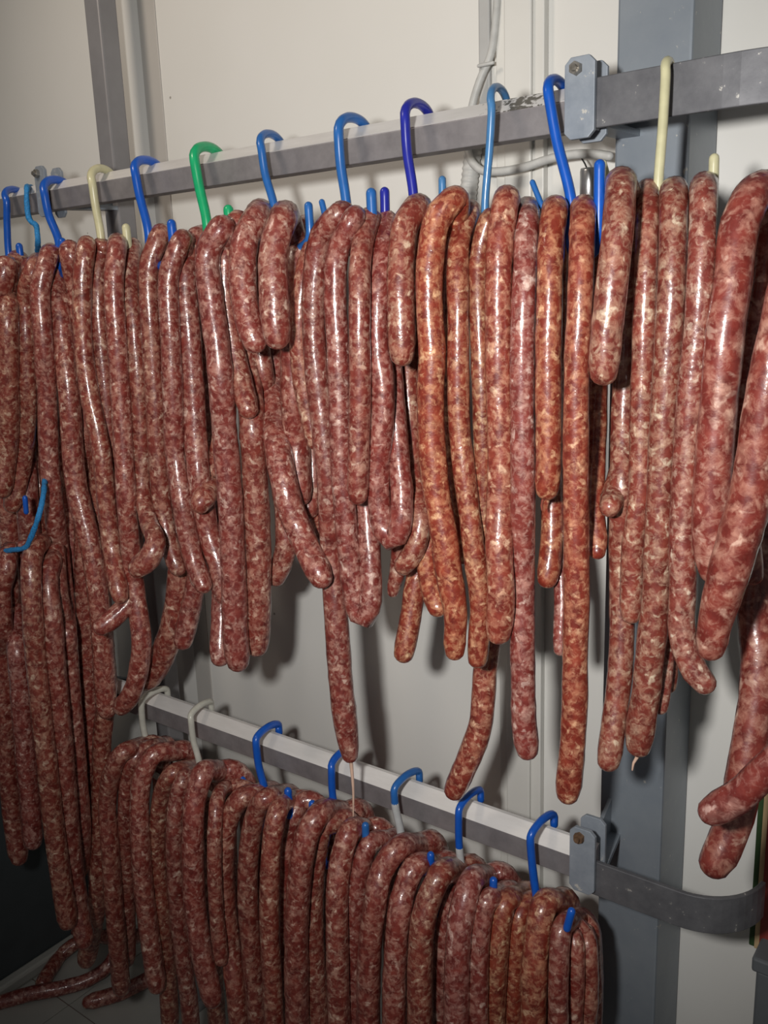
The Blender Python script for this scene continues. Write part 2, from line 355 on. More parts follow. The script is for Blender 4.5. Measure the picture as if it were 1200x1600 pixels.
# ------------------------------------------------------------------ rails
def rail(z0, xr_clamp, xl_clamp, bend_x, bend_r, bolt_mat, label, bend_deg=82, zflat=None, hflat=0.058, plate_h=0.083):
    """round-shouldered bar with a worn sloping top painted paler as if lit, bent flat bar at its right end, two clamps on arms"""
    root = empty('hanging_rail', ((xr_clamp + xl_clamp) / 2, 0, z0)); tag(root, label, 'rail', 'hanging rails')
    H, C, D = 0.036, 0.0185, 0.021
    x0, x1 = -2.3, xr_clamp + 0.012
    bm = prism(bmesh.new(), [(0, z0), (0, z0 + H), (D, z0 + H + C), (D + 0.006, z0 + H + C), (D + 0.006, z0)], 0, x0, x1)
    o = bm_obj('rail_bar', bm, M_RAIL, root, False, 0.0012)
    # the sliding face, hook wear and ceiling light painted in as a paler colour
    t = 0.0012; s = 0.0009
    bm = prism(bmesh.new(), [(-s, z0 + H + s), (D - s, z0 + H + C + s), (D + 0.006, z0 + H + C + s), (D + 0.006, z0 + H + C + 0.0001), (D, z0 + H + C + 0.0001), (0.0001, z0 + H + 0.0001)], 0, x0, x1)
    bm_obj('worn_lit_top_face', bm, M_WORN_LIT, root)
    # flat bar bent back to the wall
    zf = z0 if zflat is None else zflat
    pth = [(xr_clamp - 0.012, 0.0), (bend_x, 0.0)]
    for k in range(1, 13):
        a = math.radians(bend_deg) * k / 12
        pth.append((bend_x + bend_r * math.sin(a), bend_r * (1 - math.cos(a))))
    tk = 0.007; bm = bmesh.new(); rows = []
    for i, (x, y) in enumerate(pth):
        a = pth[max(0, i - 1)]; b = pth[min(len(pth) - 1, i + 1)]
        d = Vector((b[0] - a[0], b[1] - a[1])).normalized(); n = Vector((-d.y, d.x)) * tk
        rows.append([bm.verts.new(v) for v in ((x, y - 0.002, zf), (x, y - 0.002, zf + hflat), (x + n.x, y - 0.002 + n.y, zf + hflat), (x + n.x, y - 0.002 + n.y, zf))])
    for r0, r1 in zip(rows[:-1], rows[1:]):
        for k in range(4): bm.faces.new((r0[k], r0[(k + 1) % 4], r1[(k + 1) % 4], r1[k]))
    bm.faces.new(rows[0][::-1]); bm.faces.new(rows[-1])
    bmesh.ops.recalc_face_normals(bm, faces=bm.faces)
    bm_obj('bent_flat_bar', bm, M_FLAT, root, False, 0.0012)
    for xc, w_, arm_x in ((xr_clamp, 0.040, (xr_clamp + 0.004, RX0 + 0.02)), (xl_clamp, 0.034, (xl_clamp + 0.0, LX0 + 0.03))):
        zb, zt = z0 - 0.012, z0 + plate_h
        a, b = xc - w_ / 2, xc + w_ / 2; c = 0.008
        shape = [(a + c, zb), (b - c, zb), (b, zb + c), (b, zt - c), (b - c, zt), (a + c, zt), (a, zt - c), (a, zb + c)]
        o = bm_obj('clamp_plate', prism(bmesh.new(), shape, 1, -0.010, -0.003), M_CLAMP, root, False, 0.001)
        cb = bmesh.new()
        bmesh.ops.create_cone(cb, cap_ends=True, segments=6, radius1=0.0085, radius2=0.0078, depth=0.007, matrix=Matrix.Translation((xc - 0.004, -0.0135, zt - 0.014)) @ Matrix.Rotation(math.pi / 2, 4, 'X'))
        bmesh.ops.create_cone(cb, cap_ends=True, segments=12, radius1=0.0045, radius2=0.004, depth=0.006, matrix=Matrix.Translation((xc - 0.004, -0.019, zt - 0.014)) @ Matrix.Rotation(math.pi / 2, 4, 'X'))
        bo = bm_obj('bolt', cb, bolt_mat, None); bo.parent = o
        bo.matrix_parent_inverse = Matrix.Identity(4)
        shape2 = [(u + 0.0, v + (0.0 if v > z0 + 0.04 else 0.0)) for u, v in shape]
        bm_obj('clamp_back_plate', prism(bmesh.new(), shape2, 1, 0.028, 0.034), M_CLAMP, root, False, 0.001)
        # arm to the post
        x_a, x_b = arm_x
        bm_obj('arm', prism(bmesh.new(), [(x_a - 0.016, 0.034), (x_a + 0.016, 0.034), (x_b + 0.016, Y_POST), (x_b - 0.016, Y_POST)], 2, z0 + 0.004, z0 + 0.012), M_POST, root)
        bm_obj('arm_gusset', prism(bmesh.new(), [(0.034, z0 + 0.012), (Y_POST, z0 + 0.012), (Y_POST, z0 + 0.07)], 0, x_b - 0.006, x_b), M_POST, root)
    return root
Z_UP, Z_LO = 0.203, -0.858
X_UPC, X_LOC = P(905, 150, -0.01).x, P(909, 1338, -0.01).x
rail_u = rail(Z_UP, X_UPC, P(64, 300, -0.01).x, P(1130, 130, 0).x, 0.22, M_BOLT, 'upper grey steel hanging rail with a worn, lit-painted top, level with the blue hooks', 60, Z_UP - 0.001)
rail_l = rail(Z_LO, X_LOC, P(64, 1100, -0.01).x, P(1060, 1405, 0).x, 0.095, M_RUST, 'lower grey steel hanging rail, ending in a bar that curls to the wall', 86, Z_LO - 0.014, 0.056, 0.094)

# ------------------------------------------------------------------ hooks
HOOK_Y = -0.030
hook_objs = []
def hook(label, colr, top, shank, tip, wpx, bare=None, rail_z=Z_UP, yfront=-0.034, yback=0.052, tip_y=-0.030):
    """S hook: upper crook over the rail, shank in front, lower crook turned sideways"""
    a = P(*shank[0], yfront); yc, ry = (yfront + yback) / 2, (yback - yfront) / 2
    tp0 = P(top[0], top[1], yc); r = wpx / F_PX * depth(a) / 2
    hz = max(0.012, tp0.z - r - a.z); tdx = tp0.x - a.x
    pts = [(a.x + tdx * 1.3, yback, a.z - 0.014)]
    for k in range(13):                             # 0 = behind the rail, 12 = front
        u = k / 12.0
        pts.append((a.x + tdx * 1.3 * (1 - u), yc + ry * math.cos(math.pi * u), a.z + hz * math.sin(math.pi * u)))
    n = len(shank)
    for i, s in enumerate(shank[1:], 1):
        pts.append(tuple(P(s[0], s[1], yfront + (HOOK_Y - yfront) * i / (n - 1))))
    b = Vector(pts[-1]); tp = P(tip[0], tip[1], tip_y); low = b.z - 0.060
    pts.append((b.x, HOOK_Y, low + 0.012))
    for k in range(1, 8):
        th = math.pi * k / 8; u = (1 - math.cos(th)) / 2
        pts.append((b.x + (tp.x - b.x) * u, HOOK_Y + (tip_y - HOOK_Y) * u, low + 0.012 - 0.018 * math.sin(th)))
    pts += [(tp.x, tip_y, low + 0.012), tuple(tp)]
    dense = catmull(pts, 0.006)
    o = link('meat_hook', tube_mesh('meat_hook', dense, np.full(len(dense), r), 10, origin=tuple(a), bump=0.02, seed=len(hook_objs)), HC[colr], None, a)
    tag(o, label, 'hook', 'plastic hooks on the upper rail' if rail_z == Z_UP else 'plastic hooks on the lower rail')
    if bare:
        z1, z0 = P(shank[-1][0], bare[0], HOOK_Y).z, P(shank[-1][0], bare[1], HOOK_Y).z
        seg = dense[(dense[:, 2] < z1) & (dense[:, 2] > z0) & (np.abs(dense[:, 0] - b.x) < 0.012)]
        if len(seg) > 2:
            tag(link('bare_shank', tube_mesh('bare_shank', seg, np.full(len(seg), r * 1.06), 10, origin=tuple(a)), HC['bare'], o), 'grey worn shank')
    hook_objs.append(o)
    return o
U = dict(rail_z=Z_UP); LW = dict(rail_z=Z_LO, yfront=-0.032, yback=0.038)
hook('blue plastic hook at the far left end of the upper rail', 'blue', (15, 292), [(10, 312), (11, 350), (13, 392)], (30, 385), 11, **U)
hook('blue plastic hook just right of the far left clamp on the upper rail', 'blue', (84, 275), [(69, 300), (76, 335), (91, 374)], (97, 378), 13, tip_y=-0.040, **U)
hook('ivory plastic hook on the upper rail, left of the green hook', 'ivory', (153, 258), [(144, 285), (149, 320), (157, 364)], (197, 356), 13, **U)
hook('blue plastic hook on the upper rail between the ivory and green hooks', 'blue', (226, 244), [(211, 268), (218, 305), (231, 357)], (268, 350), 14, tip_y=-0.066, **U)
hook('green plastic hook on the upper rail', 'green', (321, 222), [(304, 250), (311, 290), (323, 345)], (357, 328), 16, **U)
hook('blue plastic hook on the upper rail, first to the right of the green one', 'mid', (417, 204), [(408, 230), (414, 270), (429, 325)], (482, 322), 13, tip_y=-0.066, **U)
hook('thick light-blue hook on the upper rail, left of the navy hook', 'mid', (551, 176), [(529, 208), (532, 255), (541, 316)], (580, 302), 16, tip_y=-0.066, **U)
hook('navy blue plastic hook on the upper rail', 'navy', (650, 154), [(633, 185), (636, 235), (646, 305)], (601, 300), 16, **U)
hook('straight pale-blue hook on the upper rail, right of the navy hook', 'pale', (773, 132), [(768, 165), (765, 230), (758, 318)], (691, 281), 13, **U)
hook('blue plastic hook beside the right clamp of the upper rail', 'blue', (866, 118), [(857, 145), (869, 215), (893, 318)], (937, 258), 17, tip_y=-0.066, **U)
hook('tall straight ivory hook on the dark bar in front of the wide post', 'ivory', (1042, 88), [(1040, 112), (1036, 190), (1029, 282)], (1116, 248), 16, yfront=-0.020, yback=0.016, **U)
hook('blue hook holding the big dark-red sausages at the right photo edge', 'blue', (1262, 60), [(1248, 95), (1246, 180), (1252, 290)], (1290, 300), 17, yfront=-0.018, yback=0.06, **U)
hook('off-white hook at the left end of the lower rail', 'white', (240, 1076), [(221, 1098), (223, 1130), (230, 1166)], (274, 1180), 10, **LW)
hook('second hook from the left on the lower rail, off-white', 'white', (311, 1101), [(298, 1122), (302, 1155), (311, 1190)], (348, 1197), 10, **LW)
hook('blue hook on the lower rail, nearest to the two off-white ones', 'blue', (416, 1133), [(400, 1158), (404, 1195), (414, 1236)], (450, 1236), 12, tip_y=-0.062, **LW)
hook('blue hook on the lower rail behind the long sausage tip', 'blue', (530, 1178), [(518, 1200), (520, 1245), (531, 1292)], (488, 1256), 12, tip_y=-0.078, **LW)
hook('blue hook with a worn grey shank on the middle of the lower rail', 'mid', (636, 1208), [(616, 1235), (618, 1262), (626, 1300)], (571, 1290), 12, tip_y=-0.078, bare=(1258, 1310), **LW)
hook('dark blue hook second from the right on the lower rail', 'blue', (734, 1243), [(717, 1268), (717, 1315), (721, 1362)], (673, 1336), 12, tip_y=-0.078, bare=(1325, 1380), **LW)
hook('rightmost blue hook on the lower rail', 'blue', (849, 1281), [(829, 1308), (832, 1355), (839, 1412)], (771, 1376), 13, tip_y=-0.078, **LW)
# stray hook ends whose shanks hang behind the sausages
def hook_end(label, colr, pts, wpx, y, curl=True):
    p3 = [P(x, yy, y) for x, yy in pts]; r = wpx / F_PX * depth(p3[0]) / 2
    d = catmull([tuple(p) for p in p3], 0.006)
    # U-turn hidden among the sausages
    low = Vector(d[-1]); extra = [tuple(low + Vector((0.0, 0.004, -0.012))), tuple(low + Vector((0.002, 0.016, -0.022))), tuple(low + Vector((0.002, 0.034, -0.024)))]
    if curl: d = catmull([tuple(x) for x in d] + extra, 0.006)
    me = tube_mesh('meat_hook', d, np.full(len(d), r), 10, origin=tuple(p3[0]))
    o = link('meat_hook', me, HC[colr], None, p3[0]); tag(o, label, 'hook', 'hook ends among the sausages'); return o
hook_end('thin blue hook end left of the thick light-blue hook', 'mid', [(503, 316), (510, 345)], 10, -0.01)
hook_end('blue hook end right of the straight pale-blue hook', 'mid', [(832, 285), (848, 325)], 9, -0.01)
hook_end('ivory hook end beside the blue tip left of the wide post', 'ivory', [(943, 255), (952, 285)], 10, 0.0)
hook_end('small blue hook end low among the sausages at the left edge', 'blue', [(39, 778), (41, 800)], 8, -0.135, False)
hook_end('rightmost hook end on the lower row, dark blue', 'blue', [(893, 1424), (886, 1450)], 13, -0.105, False)
hook_end('blue hook end between the off-white hook and the lower blue hook', 'blue', [(379, 1217), (388, 1232)], 9, -0.01)

# ------------------------------------------------------------------ sausages
SAUS = []
def S(label, w, layer, apex, front, back='auto', wb=None, tint=None, fat=1.0, row='U', R=None, tail=None, k=0.85, yend=None):
    SAUS.append(dict(label=label, w=w, layer=layer, apex=apex, front=front, back=back, wb=wb or w, tint=tint, fat=fat, row=row, R=R or dict(U=0.034, L=0.066, T=0.022, F=0.03)[row], tail=tail, k=k, yend=yend))
ORANGE = (1.16, 1.04, 0.76); PALE = (1.02, 1.14, 1.10); PINK = (1.08, 1.10, 1.28); DEEP = (0.98, 0.92, 0.92); AMBER = (1.08, 1.06, 0.82)

# --- upper row, left to right
S('short dark sausage loop under the far left blue hook at the photo edge', 30, 0, (27, 395), [(14, 450), (12, 560), (13, 640), (10, 700), (2, 765)])
S('dim sausage at the far left edge hanging deepest behind its neighbours', 30, -1, (8, 400), [(0, 470), (0, 600), (4, 700), (12, 790), (20, 870)])
S('dark sausage passing behind the blue twine on its way down', 30, -1, (50, 405), [(36, 470), (34, 600), (40, 720), (44, 800), (48, 880)])
S('shaded sausage just left of the very long one, behind the twine', 28, -1, (72, 405), [(56, 470), (56, 600), (60, 720), (66, 820), (72, 900)])
S('dark thin sausage curving back behind the blue twine at the far left', 25, 0, (58, 398), [(42, 450), (41, 533), (43, 633), (38, 700), (30, 750), (18, 790)])
S('very long sausage hanging from the second blue hook down past the twine', 27, 1, (78, 384), [(63, 450), (68, 533), (74, 620), (76, 700), (83, 783), (95, 883), (104, 983), (111, 1083), (120, 1200), (127, 1300), (123, 1362)])
S('long sausage right of the second blue hook, bending right near the twine level', 29, 0, (108, 379), [(93, 425), (95, 500), (103, 570), (110, 640), (113, 700), (121, 770), (135, 825), (147, 880), (156, 950), (162, 1030), (167, 1110)],
  [(125, 500), (130, 700), (133, 960), (137, 1060), (141, 1150), (145, 1240), (150, 1330), (158, 1420)], 27)
S('sausage under the left side of the ivory hook, ending in a pale bend', 26, 1, (135, 372), [(129, 430), (130, 533), (141, 620), (154, 680), (160, 717), (168, 800), (178, 880), (188, 932)],
  [(150, 600), (158, 900), (163, 1000), (168, 1080), (160, 1150), (158, 1230), (156, 1320), (150, 1420), (135, 1500)], 26)
S('sausage directly under the ivory hook, half hidden lower down', 25, 0, (160, 370), [(153, 440), (157, 533), (166, 620), (171, 700), (176, 800), (176, 900)])
S('sausage right of the ivory hook that bends away to the left at its bottom', 27, 1, (183, 368), [(178, 440), (183, 533), (189, 633), (193, 700), (199, 800), (206, 870), (213, 940), (221, 1000), (214, 1060), (203, 1088), (190, 1105)],
  [(200, 600), (208, 850), (204, 935), (183, 960), (158, 980)], 28, yend=-0.14)
S('narrow sausage whose end curls into a knob left of the hanging stubs', 24, 0, (207, 374), [(203, 440), (211, 533), (217, 620), (221, 700), (223, 770), (233, 818, 25, -.02), (243, 848, 28, -.05), (233, 872, 32, -.07), (215, 888, 32, -.08)])
S('sausage left of the fourth hook with an orange-red stub turned to the left', 27, 0, (252, 352), [(233, 415), (237, 533), (243, 633), (246, 700), (251, 760), (262, 840), (278, 888)],
  [(262, 600), (284, 850), (279, 930), (268, 985), (246, 1038), (229, 1062)], 36)
S('sausage under the blue hook tip between the ivory and green hooks', 28, 1, (285, 362), [(264, 430), (267, 533), (271, 633), (273, 700), (281, 760), (292, 830), (305, 882), (318, 915)],
  [(300, 600), (314, 850), (303, 925), (286, 1003)], 28)
S('thick sausage just left of the green hook, bending right at its foot', 32, 0, (312, 355), [(291, 415), (297, 533), (303, 633), (307, 700), (314, 770), (325, 830), (342, 880), (350, 930)])
S('long thick sausage under the green hook, hanging down to a blunt end', 35, 2, (348, 342), [(325, 395), (330, 470), (341, 550), (347, 620), (353, 700), (359, 775), (363, 850), (366, 930), (368, 990), (372, 1034)],
  [(352, 600), (348, 900), (346, 985), (344, 1028)], 30)
S('sausage right of the green hook with its back end poking out to the left', 31, 1, (372, 333), [(354, 385), (352, 450), (364, 540), (378, 600), (388, 640)],
  [(352, 560), (348, 690), (328, 762), (312, 788)], 32, yend=-0.10)
S('long sausage whose rounded foot hangs beside the blunt one under the green hook', 36, 0, (388, 330), [(372, 385), (370, 440), (378, 530), (390, 610), (395, 680), (400, 780), (404, 880), (403, 960), (401, 1010)],
  [(400, 500), (430, 700), (447, 815), (446, 860), (431, 903)], 30)
S('short fat sausage end left of the mid-blue hook tip', 38, 3, (408, 320), [(384, 375), (379, 430), (386, 490), (399, 535)],
  [(418, 430), (426, 560), (428, 650), (442, 745), (456, 800), (477, 850), (502, 903)], 37)
S('short sausage loop beneath the mid-blue hook, ending halfway up the row', 41, 4, (447, 322), [(428, 390), (428, 460), (433, 528)],
  [(482, 375), (478, 450), (478, 550), (488, 690), (489, 755), (481, 795)], 36, yend=-0.035)
S('shaded sausage in the gap right of the two short fat ends', 36, -1, (474, 340), [(462, 420), (458, 520), (459, 620), (465, 720), (468, 775)], None)
S('sausage half hidden left of the thick light-blue hook', 31, 0, (505, 345), [(478, 420), (468, 500), (470, 570), (482, 640), (494, 690)],
  [(500, 500), (512, 740), (503, 795), (502, 830)], 34)
S('longest thin sausage left of centre, its tip reaching the lower rail', 36, 1, (536, 318), [(503, 368), (492, 430), (490, 500), (495, 580), (505, 670), (513, 740), (516, 800), (519, 860), (523, 930), (529, 1020), (533, 1070), (540, 1130), (547, 1180, 28)], None, tail=((549, 1196), (552, 1235), (552, 1275)))
S('sausage under the thick light-blue hook that makes a narrow loop at the bottom', 34, 2, (556, 327), [(528, 395), (524, 467), (528, 533), (530, 600), (532, 680), (535, 740), (541, 820), (548, 890), (554, 935), (561, 960), (570, 965), (577, 950), (579, 890, 33, .01), (574, 810, 33, .03), (569, 740, 33, .04), (566, 680, 33, .045)], None)
S('sausage under the light-blue hook tip right of the thick hook', 33, 3, (577, 332), [(564, 400), (562, 500), (563, 600), (561, 690), (559, 775)])
S('sausage with a U-shaped lower bend left of the navy hook', 35, 2, (605, 335), [(598, 400), (591, 475), (590, 540), (598, 600), (597, 667), (591, 740), (593, 790), (600, 828), (613, 843), (625, 826), (628, 780, 34, .01), (624, 720, 32, .025), (618, 640, 30, .04), (612, 560, 30, .05), (610, 480, 30, .05)], None)
S('thin purple-red sausage tip poking down below the U-shaped bend', 26, -1, (618, 340), [(607, 400), (610, 550), (618, 700), (624, 870), (614, 925, 20)], None)
S('fat short sausage below the navy hook', 41, 3, (655, 310), [(633, 355), (627, 410), (627, 490), (629, 555)],
  [(646, 480), (638, 583), (640, 650), (645, 750), (657, 815), (646, 862), (630, 885)], 32)
S('thick orange-red sausage right of the navy hook, tapering to a narrow foot', 41, 3, (713, 298), [(682, 345), (672, 410), (671, 480), (675, 550), (673, 620), (675, 690), (681, 760), (693, 833), (702, 900), (711, 950, 36), (710, 1018, 33)],
  [(702, 500), (682, 750), (668, 880), (684, 950)], 34, tint=ORANGE)
S('shaded sausage behind the gap right of the thick orange-red one', 30, -1, (722, 325), [(708, 420), (703, 550), (704, 680), (712, 780), (723, 870)], None, tint=AMBER)
S('slim glossy sausage right of the thick orange-red one', 33, 2, (735, 318), [(717, 385), (716, 500), (716, 600), (718, 670), (727, 750), (737, 833), (746, 900), (751, 950), (746, 1030)],
  [(700, 600), (672, 800), (650, 910), (641, 967), (631, 1022)], 33, tint=AMBER)
S('thin sausage squeezed left of the thick pale one under the straight blue hook', 30, 1, (765, 330), [(749, 400), (748, 470), (752, 583), (755, 683), (756, 780), (758, 880)], tint=AMBER)
S('thick pale sausage at the straight pale-blue hook, behind leg curving to lower left', 41, 2, (792, 297), [(782, 370), (779, 450), (780, 583), (783, 717), (780, 850), (783, 930), (779, 990)],
  [(786, 600), (776, 900), (766, 980), (758, 1050), (750, 1136), (729, 1193), (710, 1235)], 36, tint=AMBER, yend=-0.05)
S('long smooth pinkish-purple sausage hanging straight down right of centre', 37, 2, (824, 312), [(821, 400), (817, 500), (816, 600), (817, 700), (817, 833), (816, 967), (817, 1040), (819, 1130), (824, 1172)],
  [(853, 500), (868, 800), (878, 920), (876, 1015)], 24, tint=PINK)
S('orange sausage left of the clamp hook that ends in a torn tip', 39, 2, (868, 312), [(861, 380), (859, 450), (857, 540), (857, 633), (857, 720), (855, 765)],
  [(872, 450), (866, 600), (863, 770), (863, 833), (857, 892), (855, 905)], 34, tint=ORANGE, tail=((848, 782), (846, 790), (847, 797)))
S('long straight orange sausage under the hook beside the right clamp', 38, 3, (912, 312), [(909, 380), (906, 483), (902, 560), (900, 667), (900, 800), (901, 933), (899, 1010), (898, 1085), (894, 1170), (887, 1240)],
  [(934, 450), (934, 610), (931, 720), (929, 790), (933, 838), (933, 862)], 29, tint=ORANGE)
S('fat short pale sausage at the left of the wide post, ending in a knob', 47, 4, (972, 272), [(966, 350), (958, 430), (948, 520), (943, 583)],
  [(990, 350), (982, 500), (974, 667), (971, 833), (972, 960), (969, 1050), (958, 1140), (951, 1190)], 37, tint=PALE)
S('narrow pale sausage just left of the tall ivory hook', 35, 1, (1013, 284), [(1011, 383), (1008, 470), (1005, 560), (1002, 660), (1001, 767), (990, 850), (986, 960)],
  [(1000, 500), (985, 680), (962, 765), (953, 792)], 36, tint=PALE)
S('long pale sausage under the tall ivory hook with a thread-like tail', 42, 2, (1054, 282), [(1052, 383), (1047, 500), (1041, 600), (1034, 733), (1030, 833), (1024, 950), (1017, 1010), (1011, 1072), (1002, 1130), (998, 1165)],
  [(1062, 600), (1054, 850), (1047, 1000), (1043, 1072)], 28, tint=PALE, tail=((996, 1182), (990, 1192), (988, 1203)))
S('long pale sausage below the short ivory hook end, its foot curving right', 40, 3, (1101, 275), [(1097, 383), (1091, 500), (1082, 590), (1072, 720), (1067, 833), (1067, 930), (1065, 975), (1073, 1020), (1087, 1050), (1101, 1068)],
  [(1080, 600), (1060, 850), (1038, 1040), (1031, 1105)], 27, tint=PALE)
S('big dark-red sausage arching in from the right edge at the top', 56, 3, (1200, 275), [(1172, 312), (1152, 370), (1145, 440), (1133, 520), (1126, 600), (1119, 680), (1113, 767), (1112, 833), (1118, 890)],
  [(1190, 400), (1166, 567), (1158, 650), (1160, 760), (1175, 900)], 36, tint=DEEP, fat=0.72)
S('very thick sausage at the right edge slanting down to the left', 60, 6, (1262, 330), [(1240, 420), (1212, 540), (1198, 617), (1184, 700), (1171, 783), (1152, 850, 62), (1132, 917, 58), (1118, 970, 50), (1110, 1014, 44)],
  [(1240, 600), (1210, 750), (1192, 850), (1180, 950), (1186, 1031), (1179, 1112), (1166, 1194), (1155, 1255), (1137, 1310), (1117, 1350)], 52, tint=DEEP, fat=0.70)
S('sausage at the right edge pointing left, crossing over the lower dangling one', 48, 8, (1305, 300), [(1345, 420), (1350, 650), (1330, 880), (1285, 1060), (1235, 1165), (1190, 1210), (1155, 1243), (1112, 1268)], None, tint=DEEP, fat=0.75)

# --- left, hanging from the twine, in front of the lower rail's end
S('dark sausage at the extreme left below the twine, cut by the photo edge', 28, 2, (12, 850), [(3, 920), (5, 1000), (10, 1150), (18, 1260), (30, 1340)], row='T')
S('dark sausage just below the bend of the twine, ending in a knob', 28, 3, (32, 848), [(22, 900), (22, 950), (28, 1030), (34, 1110), (40, 1180), (47, 1250), (52, 1315)], row='T')
S('sausage with a shiny rounded top beside the twine, reaching near the floor', 29, 3, (60, 838), [(49, 880), (51, 960), (56, 1030), (64, 1110), (74, 1200), (84, 1290), (95, 1370), (106, 1440)], row='T')
S('dark sausage tucked between the twine-hung one and the very long one', 28, 2, (82, 850), [(75, 900), (82, 970), (88, 1050), (95, 1130), (102, 1210), (108, 1290), (120, 1400), (132, 1470)], row='T')
# --- lower row, left to right
S('leftmost loop on the first off-white hook of the lower row', 27, 1, (226, 1155), [(190, 1178), (173, 1215), (168, 1262), (172, 1325), (177, 1394), (183, 1470), (190, 1545)], row='L')
S('second loop on the first off-white hook, tight against the leftmost', 25, 0, (244, 1156), [(214, 1180), (200, 1215), (197, 1262), (197, 1325), (198, 1394), (199, 1500)], row='L')
S('loop right of the first off-white hook, in front of its tip', 29, 1, (272, 1163), [(240, 1180), (224, 1208), (218, 1260), (220, 1325), (225, 1394), (235, 1470), (245, 1540)], row='L')
S('shiny loop just left of the second off-white hook', 27, 0, (290, 1192), [(266, 1212), (252, 1245), (247, 1295), (247, 1360), (254, 1428), (262, 1530), (266, 1600)], row='L')
S('narrow loop at the shank of the second off-white hook', 26, 1, (305, 1198), [(287, 1218), (277, 1250), (273, 1325), (276, 1394), (285, 1480), (296, 1570), (300, 1620)], row='L')
S('fat loop draped over the second off-white hook', 33, 2, (342, 1193), [(316, 1210), (306, 1245), (302, 1295), (302, 1360), (306, 1428), (318, 1500), (332, 1560)], row='L')
S('thin dark loop under the tip of the second off-white hook', 22, 1, (358, 1222), [(341, 1245), (336, 1290), (335, 1340), (338, 1420), (346, 1500)], row='L')
S('loop on the left side of the first lower blue hook', 31, 1, (408, 1228), [(376, 1248), (358, 1280), (351, 1325), (351, 1394), (358, 1460), (368, 1540), (376, 1620)], row='L')
S('loop directly under the first lower blue hook', 31, 1, (432, 1232), [(407, 1256), (394, 1295), (388, 1350), (388, 1420), (394, 1490), (404, 1600)], row='L')
S('narrow loop under the tip of the first lower blue hook', 30, 2, (455, 1240), [(434, 1268), (425, 1315), (422, 1376), (421, 1440), (425, 1520), (430, 1620)], row='L')
S('loop seen from its back side behind the first lower blue hook tip', 29, -1, (470, 1243), [(452, 1290), (446, 1350), (445, 1420), (442, 1500), (440, 1600)], row='L')
S('thick purplish loop left of the hook behind the long sausage tip', 36, 1, (540, 1258), [(503, 1268), (483, 1298), (472, 1342), (466, 1400), (463, 1470), (464, 1560), (466, 1640)], row='L', R=0.085)
S('purplish loop hugging the hook behind the long sausage tip', 33, 0, (522, 1272), [(504, 1292), (495, 1330), (489, 1394), (491, 1497), (496, 1565), (500, 1640)], row='L')
S('shiny loop under the thread of the long sausage tip', 34, 2, (572, 1285), [(546, 1300), (533, 1342), (527, 1394), (527, 1462), (529, 1565), (532, 1640)], row='L')
S('loop just left of the hook with the worn grey shank', 30, 1, (605, 1302), [(577, 1320), (563, 1359), (556, 1411), (555, 1480), (557, 1565), (560, 1640)], row='L')
S('long arching loop over the hook with the worn grey shank', 36, 2, (655, 1308), [(622, 1325), (598, 1359), (587, 1411), (579, 1470), (576, 1531), (575, 1600), (575, 1650)], row='L', R=0.085)
S('loop with a pale fat patch near its top, right of the worn grey hook', 36, 2, (680, 1340), [(647, 1355), (631, 1394), (622, 1445), (617, 1520), (616, 1590), (616, 1660)], row='L', R=0.08)
S('purplish loop left of the dark blue hook of the lower row', 38, 2, (716, 1346), [(687, 1368), (669, 1408), (659, 1455), (656, 1531), (656, 1590), (656, 1660)], row='L', R=0.08)
S('dim narrow loop hiding under the dark blue hook of the lower row', 28, 0, (722, 1380), [(703, 1420), (695, 1470), (691, 1531), (690, 1600), (690, 1660)], row='L')
S('thick loop right of the dark blue hook of the lower row', 38, 2, (762, 1358), [(736, 1378), (722, 1425), (715, 1490), (713, 1565), (712, 1660)], row='L', R=0.08)
S('narrow loop beneath the tip of the dark blue lower hook', 31, 1, (780, 1385), [(758, 1415), (749, 1470), (747, 1540), (747, 1600), (747, 1660)], row='L')
S('reddish loop left of the rightmost lower hook', 34, 1, (808, 1388), [(787, 1415), (779, 1460), (774, 1530), (772, 1590), (771, 1670)], row='L', tint=AMBER)
S('reddish loop squeezed against the rightmost lower hook', 32, 0, (826, 1400), [(812, 1430), (807, 1480), (803, 1560), (802, 1670)], row='L', R=0.04, tint=AMBER)
S('thick loop under the rightmost lower hook', 40, 2, (873, 1397), [(850, 1415), (839, 1470), (834, 1560), (832, 1670)], row='L', R=0.04, tint=AMBER)
S('loop beneath the rightmost dark blue hook end', 30, 2, (896, 1425), [(877, 1455), (873, 1510), (872, 1590), (872, 1670)], row='L', R=0.04)
S('outermost loop at the right end of the lower row', 29, -1, (902, 1434), [(914, 1458), (920, 1505), (920, 1560), (917, 1600), (915, 1670)], None, row='L', R=0.03)
S('second loop from the right end of the lower row', 27, 0, (893, 1440), [(899, 1475), (899, 1540), (896, 1600), (895, 1670)], None, row='L', R=0.03)

# --- dangling to the floor and lying on it
S('dark sausage lying along the floor toward the bottom left corner', 30, 0, None, [(-30, 1572), (0, 1566), (50, 1552), (100, 1543), (140, 1530), (170, 1508), (184, 1480)], None, row='F')
S('short dark sausage lying on the pale floor tiles', 30, 0, None, [(137, 1566), (160, 1560), (185, 1552), (212, 1540), (240, 1525)], None, row='F')
S('dark sausage end on the floor beside the raised kerb', 28, 0, None, [(66, 1536), (80, 1514), (94, 1494), (112, 1478), (138, 1464)], None, row='F')
S('dark sausage heaped on the floor behind the other lying ones', 30, 0, None, [(120, 1455), (150, 1462), (190, 1466), (235, 1460), (280, 1480)], None, row='F')

